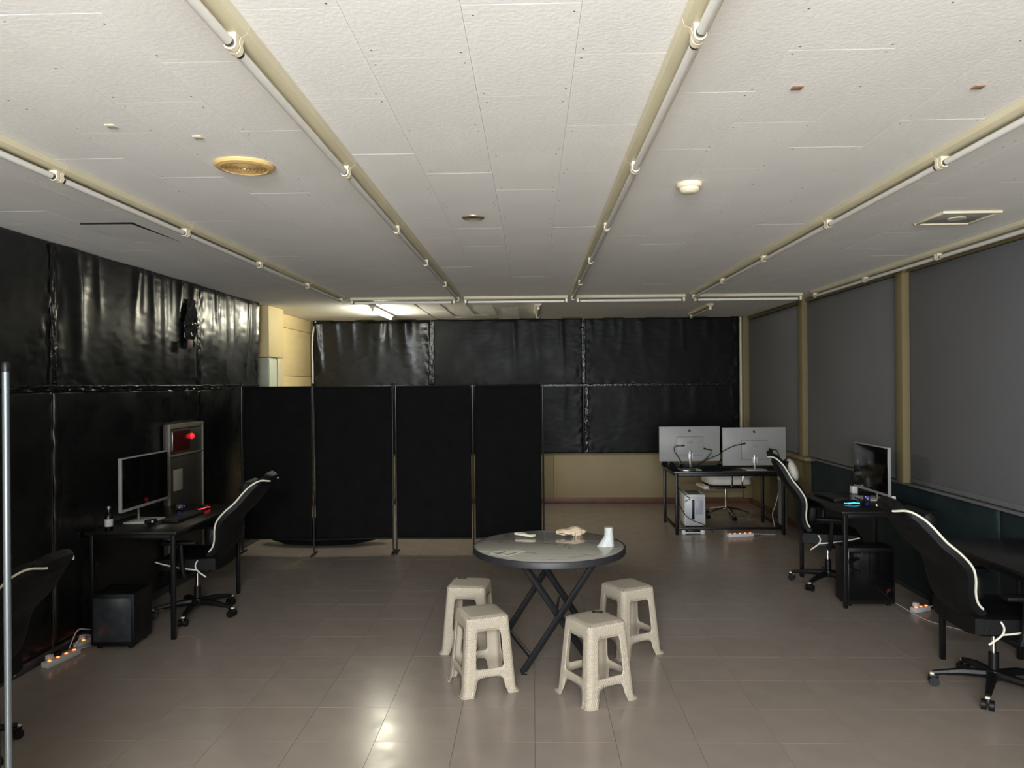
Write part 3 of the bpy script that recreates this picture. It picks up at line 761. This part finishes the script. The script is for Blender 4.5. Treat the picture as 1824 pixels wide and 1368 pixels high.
    for k in range(5):
        a = 2*pi*k/5+R(20); M = Matrix.Rotation(a,4,'Z')
        l = MB().tube([(.03,0,.10),(.16,0,.095),(.30,0,.072)], [.026,.023,.015], 8, M=M).build('base_arm', m_blackp, e)
        MB().box(.235,.315,-.011,.011,.082,.094,.003, M=M@Matrix.Translation((0,0,.0))@Matrix.Rotation(R(4),4,'Y')).build('white_cap', m_piping, l)['label'] = 'white plastic cap'
        c = MB()
        for s_ in (-1,1): c.tube([M@Vector((.30,s_*.008,.027)), M@Vector((.30,s_*.030,.027))], .027, 14)
        c.box(.275,.325,-.012,.012,.03,.066,.006,M=M); c.tube([M@Vector((.30,0,.06)),M@Vector((.30,0,.078))], .006, 8)
        c.build('caster', m_blackp, e)
    return e
gc = make_gaming_chair(); GC = 'black gaming chairs with white piping'
for i, (x, y, a, lb) in enumerate(((-2.585,5.76,R(183),'black gaming chair with white piping at the left desk, before the folding screen'),
                                   (-2.745,3.50,R(179),'black gaming chair cut by the left picture edge beside the steel post'),
                                   (2.535,6.60,R(-15),'black gaming chair at the farther right desk, before the far metal desk'),
                                   (2.58,4.33,R(-2),'black gaming chair nearest on the right, by the right picture edge'))):
    o = gc if i == 0 else copy_tree(gc)
    o.location = (x, y, 0); o.rotation_euler = (0,0,a); tag(o, lb, 'chair', GC)
    if i == 1: o.scale = (.9,.9,.9)
    if i == 2:      # this chair's back is set more upright
        M = Matrix.Translation((-.14,0,.5)) @ Matrix.Rotation(R(10),4,'Y') @ Matrix.Translation((.14,0,-.5))
        for c in o.children:
            if c.name.split('.')[0] in ('backrest','piping','neck_cushion','lumbar_cushion'): c.matrix_basis = M
        bmm = bmesh.new(); bmesh.ops.create_uvsphere(bmm, u_segments=20, v_segments=12, radius=1)
        for v in bmm.verts: v.co = Vector((v.co.x*.045, v.co.y*.15, v.co.z*.10))
        q = MB().bm(bmm, Matrix.Translation((-.37,-.05,.955))@Matrix.Rotation(R(-30),4,'Y')).build('neck_pillow', m_whleather, o); q.matrix_basis = M; bmm.free(); q['label'] = 'white head pillow'
# ------------------------------------------------------------------ monitors (screen faces local -Y)
m_monback = mat('silver_grey_plastic', srgb(150,151,148), .45, var=.03)
def monitor(loc, rz, label, grp, w_=.66, h_=.385, zb=.04, logo=True, back_m=None):
    e = empty('monitor', loc, rz, label, 'monitor', grp); bk = back_m or m_monback
    z0, z1 = zb, zb+h_
    MB().box(-w_/2,w_/2,-.012,.014,z0,z1,.005).build('casing', bk, e)
    MB().box(-w_/2+.009,w_/2-.009,-.0135,-.0115,z0+.022,z1-.009,.001).build('screen', m_screen, e)
    hz = z0+h_*.16
    h = MB().box(-.155,.155,.0135,.040,hz,hz+.225,.008).build('rear_housing', bk, e)
    MB().box(-.035,.035,.0395,.0415,hz+.145,hz+.178,.0008).build('rating_plate', m_label, h)
    if logo:
        z = z1-.062
        MB().prism([(-.014,0),(.016,-.002),(.013,.010),(.006,.022),(-.003,.030),(-.013,.024),(-.016,.012)], .0012, Matrix.Translation((0,.0138,z))@Matrix.Rotation(R(90),4,'X')@Matrix.Scale(-1,4,(1,0,0))@Matrix.Translation((0,0,-.0012))).build('logo_mark', m_ink, e, smooth=False)
        tx = MB()
        for k in range(8): tx.box(-.032+k*.0085,-.0265+k*.0085,.0138,.0150,z-.020,z-.012)
        o = tx.build('logo_lettering', m_label, e, smooth=False); o['kind'] = 'stuff'
    MB().box(-.012,.012,.041,.050,.008,zb+.13,.003).build('stand_post', m_grip, e)
    MB().box(-.12,.12,-.10,.10,0,.008,.003).build('base_plate', m_white, e)
    MB().box(-.030,.030,.036,.044,zb+.03,zb+.10,.003).build('stand_bracket', m_white, e)
    return e
# ------------------------------------------------------------------ left desk
def desk(loc, X, Y, label, zt=.75, top=m_deskblack, leg=m_blackm, bars=False, lw=.03, ctr=False):
    e = empty('computer_desk', loc, 0, label, 'desk')
    MB().box(0,X,0,Y,zt-.022,zt,.004).build('desk_top', top, e)
    for x in (.02, X-.02-lw):
        for y in (.02, Y-.02-lw): MB().box(x,x+lw,y,y+lw,0,zt-.022,.003).build('leg', leg, e)
    MB().box(.02+lw,X-.02-lw,.02,.02+lw,zt-.055,zt-.022,.003).build('rail', leg, e)
    MB().box(.02+lw,X-.02-lw,Y-.02-lw,Y-.02,zt-.055,zt-.022,.003).build('rail', leg, e)
    for x in (.02, X-.02-lw):
        MB().box(x,x+lw,.02+lw,Y-.02-lw,zt-.055,zt-.022,.003).build('rail', leg, e)
        if bars: MB().box(x+.004,x+lw-.004,.02+lw,Y-.02-lw,.06,.085,.002).build('stretcher', leg, e)
    if bars:
        MB().box(.02+lw,X-.02-lw,.024,.046,.06,.085,.002).build('stretcher', leg, e)
    return e
desk((-3.10,5.15,0), .64, 1.22, 'long black computer desk against the left wall under a monitor')
monitor((-2.90,5.585,.7505), R(90), 'thin white-framed monitor facing the room on the left desk', 'white-framed monitors on the side desks', .68, .385, .112, logo=False)
def keyboard(loc, rz, label, grp=None, L=.42):
    e = empty('keyboard', loc, rz, label, 'keyboard', grp)
    MB().box(-L/2,L/2,-.065,.065,0,.018,.005).build('case', m_blackp, e)
    kb = MB()
    for r_ in range(5):
        for c in range(15):
            x = -L/2+.014+c*(L-.028)/15; kb.box(x,x+(L-.028)/15-.003,-.055+r_*.022,-.037+r_*.022,.0175,.024,.0)
    o = kb.build('keys', mat('keycap', srgb(44,44,46), .45, var=.1), e, smooth=False); return e
keyboard((-2.66,5.70,.7505), R(88), 'black keyboard in front of the left monitor')
def mouse(loc, rz, label, led):
    e = empty('computer_mouse', loc, rz, label, 'mouse')
    bmm = bmesh.new(); bmesh.ops.create_uvsphere(bmm, u_segments=20, v_segments=12, radius=1)
    for v in bmm.verts: v.co = Vector((v.co.x*.032, v.co.y*.060, max(0,v.co.z)*.036+.002))
    MB().bm(bmm).build('shell', m_blackp, e); bmm.free()
    MB().tube([(.034*cos(a),.0605*sin(a)*1.0,(.020-.010*abs(sin(a)))) for a in [R(-95)+R(190)*k/12 for k in range(13)]], .0028, 6).build('light_strip', led, e)
    MB().tube([(0,-.03,.033),(0,-.015,.037)], .004, 8).build('wheel', m_blackm, e)
    return e
e = mouse((-2.68,6.10,.7505), R(-20), 'black mouse with a red light strip on the left desk', m_rled)
e = empty('usb_hub', (-2.86,6.06,.7505), R(20), 'small black gadget with a blue light under the left monitor', 'usb hub')
MB().box(-.03,.03,-.02,.02,0,.05,.006).build('body', m_blackp, e); MB().lathe([(.004,0),(.003,.003),(0,.003)],8,(-.0,0,0),M=Matrix.Translation((.0305,0,.032))@Matrix.Rotation(R(90),4,'Y')).build('led', m_blue, e)
MB().lathe([(.004,0),(.003,.003),(0,.003)],8,M=Matrix.Translation((.0,-.0205,.025))@Matrix.Rotation(R(90),4,'X')).build('led', m_blue, e)
e = empty('labelled_bottle', (-2.96,5.21,.7505), 0, 'dark slim bottle with a white label at the left desk corner', 'bottle')
MB().lathe([(.024,0),(.026,.004),(.026,.095),(.018,.118),(.011,.128),(.011,.15),(.013,.151),(.013,.158),(0,.159)], 24).build('glass', m_gloss, e)
MB().lathe([(.0264,.03),(.0268,.031),(.0268,.080),(.0264,.081)], 24, cap=False).build('paper_label', m_white, e)
MB().lathe([(.0136,.150),(.0136,.168),(0,.170)], 16).build('cap', m_grip, e)
e = empty('webcam', (-2.76,5.40,.7505), R(60), 'little black webcam with a white lens ring lying on the left desk', 'webcam')
MB().box(-.045,.045,-.016,.016,.012,.045,.010).build('body', m_blackp, e)
MB().lathe([(.009,0),(.009,.004),(.005,.005),(0,.004)],16,M=Matrix.Translation((.0,-.016,.029))@Matrix.Rotation(R(90),4,'X')).build('lens', m_white, e)
MB().box(-.02,.02,-.012,.012,0,.012,.003).build('clip', m_blackp, e)
def tower(loc, rz, sx, sy, sz, label, mbody, mglass, cat='computer', grp=None, fs=None):
    e = empty('computer_tower', loc, rz, label, cat, grp)
    MB().box(-sx/2,sx/2,-sy/2,sy/2,.02,sz,.012).build('case', mbody, e)
    MB().box(-sx/2+.02,sx/2-.02,-sy/2-.004,-sy/2+.001,.05,sz-.03,.002).build('side_panel', mglass, e)
    for x in (-sx/2+.04, sx/2-.04):
        for y in (-sy/2+.04, sy/2-.04): MB().lathe([(.016,0),(.018,.02)],12,(x,y,0)).build('foot', m_blackp, e)
    v = MB()
    for k in range(8): v.box(-sx/2+.05,sx/2-.05,-sy/2+.05+k*(sy-.1)/8,-sy/2+.05+k*(sy-.1)/8+.012,sz-.001,sz+.003)
    v.build('top_vent', m_blackm, e, smooth=False)
    return e
t = tower((-2.82,5.12,0), R(2), .29, .27, .37, 'black computer tower on the floor under the left desk', m_blackp, mat('dusty_glass', srgb(46,50,54), .25, var=.35, vscale=14))
# power strips
def power_strip(loc, rz, label, L=.30, lamps=3, lit=m_orange, plugs=1, grp='power strips with glowing switches'):
    e = empty('power_strip', loc, rz, label, 'power strip', grp)
    MB().box(0,L,-.028,.028,0,.038,.006).build('housing', m_white, e)
    n = lamps; 
    for k in range(n):
        x = L*(k+.5)/n
        MB().box(x-.016,x+.000,-.020,-.004,.0375,.044,.003).build('switch', lit, e)
        MB().lathe([(.016,.0380),(.016,.0392),(.012,.0385),(0,.0385)],12,(x+.014,.008,0)).build('socket', m_label, e)
    for k in range(plugs):
        x = L*(k+.5)/n+.014
        p = MB().box(x-.018,x+.018,-.010,.026,.0395,.070,.006).build('plug', m_blackp if k % 2 else m_white, e)
    MB().tube(smooth_pts([(L,0,.02),(L+.06,.01,.02),(L+.15,.03,.008),(L+.28,.0,.008)],5), .004, 6).build('cord', m_wcable, e)
    return e
power_strip((-3.05,4.64,0), R(80), 'long white power strip with orange switches on the floor at left', .27, 4, plugs=2)
power_strip((-3.06,4.99,0), R(88), 'white power strip half hidden behind the black computer tower', .25, 2, plugs=1)
for k, pts in enumerate((((-3.015,4.89,.05),(-3.0,4.95,.10),(-2.985,5.03,.08),(-2.985,5.2,.02)), ((-2.99,4.90,.03),(-2.975,4.94,.03),(-2.985,4.99,.015),(-2.99,5.1,.012),(-2.985,5.25,.012)), ((-3.03,4.86,.05),(-3.02,4.93,.14),(-3.0,5.0,.13),(-2.99,5.2,.05)))):
    pts = [(x,y,z) for x,y,z in pts]
    o = MB().tube(smooth_pts(pts,6), .004, 6).build('power_cable', m_wcable); tag(o, 'white cable from the left power strip, %s of three' % ('upper loop','lowest on the floor','rearmost')[k], 'cable', 'white cables behind the left tower')
# hydrant box
e = empty('hydrant_cabinet', (XW-.028, 6.27, .28), 0, 'recessed fire hydrant cabinet with a red lamp on the left wall', 'hydrant cabinet')
MB().box(.06,.10,0,.66,0,1.15,.004).build('cabinet_body', m_hyd2, e)
f = MB()
for q in ((0,.02,0,1.15),(.64,.66,0,1.15),(.02,.64,1.112,1.15),(.02,.64,0,.02),(.02,.64,.875,.893)): f.box(.1,.118,q[0],q[1],q[2],q[3],.003)
f.build('frame', m_hyd, e)
d1 = MB().box(.1,.108,.025,.635,.9,1.105,.003).build('upper_door', m_hyd2, e)
MB().box(.108,.113,.05,.40,.915,1.09,.002).build('red_panel', mat('dark_red_glass', srgb(70,22,18), .2, var=.1), d1)
d2 = MB().box(.1,.108,.025,.635,.03,.87,.003).build('lower_door', m_hyd2, e)
MB().box(.108,.1095,.08,.25,.58,.76,.0006).build('paper_notice', m_label, d2)
MB().box(.108,.124,.04,.056,.925,1.085,.003).build('handle', m_grip, d1)
MB().lathe([(.026,0),(.026,.010),(.020,.022),(.010,.028),(0,.029)],20,M=Matrix.Translation((.108,.42,1.03))@Matrix.Rotation(R(90),4,'Y')).build('alarm_lamp', m_red, d1)
# ------------------------------------------------------------------ far desk with the two white monitors
desk((1.615,8.73,0), 1.29, .86, 'black metal-framed desk at the far right carrying two white monitors', zt=.725, bars=True, lw=.035)
GM = 'white monitors seen from behind on the far desk'
monitor((1.843,8.97,.7255), R(180+2.2), 'white monitor seen from behind, left one on the far desk', GM, .715, .410, .100)
monitor((2.587,8.94,.7255), R(180+2.0), 'white monitor seen from behind, right one on the far desk', GM, .742, .445, .050)
def cable(pts, r, label, m_=m_cable, grp=None, plug=None):
    o = MB().tube(smooth_pts(pts, 7), r, 6).build('cable', m_); tag(o, label, 'cable', grp)
    if plug:
        a = Vector(pts[0]); b_ = Vector(pts[1]); d_ = (a-b_).normalized()
        MB().tube([a, a+d_*.035], [.006,.011], 8).build('plug', m_cable, o)
    return o
GCb = 'black cables behind the white monitors'
YM = 8.92
cable([(1.735,YM-.03,1.012),(1.66,YM-.03,1.005),(1.655,YM-.03,.95),(1.70,YM-.03,.88),(1.74,YM-.04,.80),(1.78,YM-.06,.735)], .005, 'black cable curling down at the left of the left white monitor', grp=GCb, plug=1)
cable([(2.02,YM-.06,.975),(2.075,YM-.07,.96),(2.06,YM-.07,.92),(1.98,YM-.08,.84),(1.88,YM-.09,.79),(1.78,YM-.12,.745)], .006, 'black cable from the right side of the left white monitor', grp=GCb, plug=1)
cable([(2.42,YM-.10,1.035),(2.33,YM-.10,1.015),(2.22,YM-.10,.965),(2.14,YM-.10,.91),(2.02,YM-.10,.86),(1.92,YM-.10,.80),(1.84,YM-.12,.745)], .005, 'black cable arching between the two white monitors', grp=GCb, plug=1)
cable([(2.755,YM-.12,.972),(2.80,YM-.13,.965),(2.83,YM-.13,.90),(2.83,YM-.13,.82),(2.84,YM-.15,.745)], .006, 'black cable dropping at the right of the right white monitor', grp=GCb, plug=1)
keyboard((2.05,9.36,.7255), R(178), 'black keyboard behind the left white monitor on the far desk')
e = empty('headset', (1.60,9.15,.7265), R(20), 'black headset on the left corner of the far desk', 'headset')
MB().tube([(.0,.085*cos(a),.035+.075*sin(a)) for a in [pi*k/12 for k in range(13)]], .008, 8, flat=1.6, M=Matrix.Translation((.03,0,0))).build('headband', m_blackp, e)
for s_ in (-1,1): MB().tube([(.03,s_*.07,.035),(.03,s_*.10,.035)], .035, 16).build('ear_cup', m_leather, e)
e = empty('mouse_pad', (2.45,9.33,.7255), 0, 'black mouse mat behind the right white monitor', 'mouse mat')
MB().box(-.2,.2,-.12,.12,0,.003,.001).build('mat', m_blackp, e)
e = empty('hub_box', (1.78,8.79,.7255), R(-8), 'flat black hub box on the near left corner of the far desk', 'hub')
MB().box(-.09,.09,-.028,.028,0,.032,.004).build('case', m_blackp, e); MB().box(-.05,.03,-.0295,-.0275,.008,.014,.0005).build('metal_strip', m_grip, e)
e = empty('speaker_bar', (1.70,9.42,.7255), R(-8), 'grey speaker bar at the far left of the far desk', 'speaker')
MB().box(-.11,.11,-.03,.03,0,.045,.006).build('case', mat('grey_case', srgb(120,120,115), .5, var=.05), e); MB().box(-.10,.10,-.032,-.029,.006,.039,.001).build('front_grille', m_blackp, e)
# white tower and adapters under it
t = tower((1.96,9.40,0), R(-3), .25, .42, .40, 'white computer tower under the far desk, dark slot on its face', m_white, mat('white_panel', srgb(190,192,196), .35, var=.03))
MB().box(-.040,-.006,-.2165,-.211,.10,.34,.002).build('dark_slot', m_blackm, t); MB().box(.012,.09,-.2160,-.211,.16,.33,.001).build('vent_plate', mat('pale_vent', srgb(160,163,172), .4, var=.05), t)
e = empty('extension_block', (1.83,8.80,0), R(2), 'white low cable tray with a black adapter beneath the white computer', 'cable tray')
MB().box(-.11,.13,-.008,.008,.010,.024,.003).build('bar', m_white, e)
for x in (-.10,.12): MB().box(x-.02,x+.02,-.03,.03,0,.05,.008).build('end_block', m_white, e)
e = MB().box(-.08,.08,-.03,.03,0,.055,.02).build('power_adapter', m_blackp); e.location = (1.86,8.88,0); tag(e,'black power brick beneath the white computer','adapter')
cable([(1.67,8.78,.70),(1.68,8.82,.55),(1.80,9.0,.42),(1.86,9.03,.38),(1.80,9.04,.34)], .004, 'black cable hanging along the far desk leg to the white computer')
cable([(1.68,8.80,.36),(1.76,8.84,.22),(1.85,8.86,.15),(1.98,8.83,.10),(2.08,8.80,.02)], .005, 'black cable crossing low in front of the white computer')
cable([(1.67,8.80,.62),(1.69,8.85,.40),(1.70,8.86,.20),(1.74,8.86,.05),(1.80,8.87,.03)], .005, 'black cable dangling inside the near left leg of the far desk')
power_strip((2.19,8.62,0), R(12), 'white power strip with a row of five orange lights by the far desk', .31, 5, plugs=0)
cable([(2.87,8.95,.45),(2.85,9.0,.30),(2.80,8.95,.2),(2.81,8.9,.06)], .004, 'thin white cable beside the right leg of the far desk', m_wcable)
cable([(.06,8.3,.006),(.12,8.42,.03),(.22,8.35,.035),(.30,8.28,.03),(.34,8.2,.006)], .008, 'black cable on the floor at the right end of the folding screen')
# grey mat roll leaning by the right end of the desk
e = empty('mat_roll', (2.98,9.15,0), 0, 'grey rolled mat standing at the right end of the far desk', 'mat')
vs=[]; pts=[]
MB().lathe([(.05,0),(.052,.01),(.052,.66),(.05,.67)],20).build('roll', mat('grey_mat', srgb(118,118,116), .8, var=.1, stretch=(1,1,.2)), e)
MB().lathe([(.0525,.58),(.054,.585),(.054,.665),(.0525,.67)],20,cap=False).build('white_band', m_white, e)
# white office chair behind
e = empty('office_chair', (2.50,9.92,0), R(182), 'white padded office chair with a chrome star base behind the far desk', 'chair')
bmm = bmesh.new(); bmesh.ops.create_cube(bmm, size=1); bmesh.ops.bevel(bmm, geom=list(bmm.edges), offset=.22, segments=5, profile=.5, affect='EDGES')
for v in bmm.verts: v.co = Vector((v.co.x*.56+.05*(v.co.z*.5), v.co.y*.50, v.co.z*.15+.505))
MB().bm(bmm).build('seat', m_whleather, e); bmm.free()
MB().box(-.20,.27,-.22,.22,.395,.425,.012).build('seat_pan', m_blackp, e); MB().box(.16,.34,-.20,.20,.385,.425,.018).build('seat_nose', m_whleather, e)
bmm = bmesh.new(); bmesh.ops.create_cube(bmm, size=1); bmesh.ops.bevel(bmm, geom=list(bmm.edges), offset=.2, segments=5, profile=.5, affect='EDGES')
for v in bmm.verts: v.co = Vector((v.co.x*.12-.30-v.co.z*.08, v.co.y*.46, v.co.z*.55+.80))
MB().bm(bmm).build('backrest', m_whleather, e); bmm.free()
for s_ in (-1,1):
    a_ = MB().tube(smooth_pts([(-.13,s_*.27,.43),(-.13,s_*.30,.50),(-.13,s_*.30,.66),(-.02,s_*.30,.70),(0,s_*.30,.66),(0,s_*.30,.50),(0,s_*.27,.43)],4), .010, 8).build('arm_loop', m_chrome, e)
    MB().box(-.20,.08,s_*.30-.025,s_*.30+.025,.695,.72,.01).build('arm_pad', m_blackp, a_)
MB().tube([(0,0,.10),(0,0,.40)], .016, 12).build('gas_lift', m_chrome, e)
MB().lathe([(.04,.09),(.045,.10),(.03,.14)], 16).build('base_hub', m_chrome, e)
for k in range(5):
    a = 2*pi*k/5+R(96); M = Matrix.Rotation(a,4,'Z')
    MB().tube([(.03,0,.12),(.15,0,.105),(.26,0,.075),(.29,0,.06)], [.016,.015,.012,.010], 8, M=M).build('base_arm', m_chrome, e)
    c = MB()
    for s_ in (-1,1): c.tube([M@Vector((.285,s_*.006,.024)), M@Vector((.285,s_*.026,.024))], .024, 12)
    c.tube([M@Vector((.285,0,.03)), M@Vector((.285,0,.062))], .007, 8); c.build('caster', m_blackp, e)
# ------------------------------------------------------------------ right-hand desks
desk((2.37,5.88,0), .72, 1.02, 'black computer desk below the right windows, farther one')
monitor((2.88,6.53,.7505), R(-90), 'thin white-framed monitor below the right windows', 'white-framed monitors on the side desks', .66, .40, .06, logo=False)
keyboard((2.55,6.56,.7505), R(92), 'black keyboard in front of the right monitor')
mouse((2.585,6.22,.7505), R(-88), 'black mouse glowing cyan on the farther right desk', m_cyan)
e = empty('usb_hub', (2.77,6.37,.7505), R(-30), 'small black gadget with blue lights under the right monitor', 'usb hub')
MB().box(-.025,.025,-.02,.02,0,.05,.006).build('body', m_blackp, e)
for dx,dz in ((-.006,.040),(.008,.026)): MB().lathe([(.0045,0),(.003,.003),(0,.003)],8,M=Matrix.Translation((dx,-.0205,dz))@Matrix.Rotation(R(90),4,'X')).build('led', m_blue, e)
e = empty('power_adapter', (2.89,6.17,.7505), 0, 'small white box at the near foot of the right monitor', 'adapter')
MB().box(-.016,.016,-.02,.02,0,.075,.004).build('body', m_white, e)
e = empty('power_adapter', (2.86,6.84,.7505), 0, 'small white box at the far foot of the right monitor', 'adapter')
MB().box(-.025,.025,-.03,.03,0,.065,.006).build('body', m_white, e)
t = tower((2.61,6.05,0), R(0), .38, .21, .46, 'large black computer tower standing under the farther right desk', m_blackp, m_gloss)
desk((2.53,3.72,0), .55, 1.15, 'black computer desk at the right picture edge, nearer one')
e = power_strip((2.86,5.80,0), R(25), 'white power strip on the floor at right, lights mirrored in the tiles', .16, 3, plugs=1)
cable([(2.80,5.98,.03),(2.80,5.85,.03),(2.86,5.6,.006),(2.97,5.4,.006),(3.04,5.35,.006)], .003, 'thin pale cable lying around the right power strip', m_wcable)
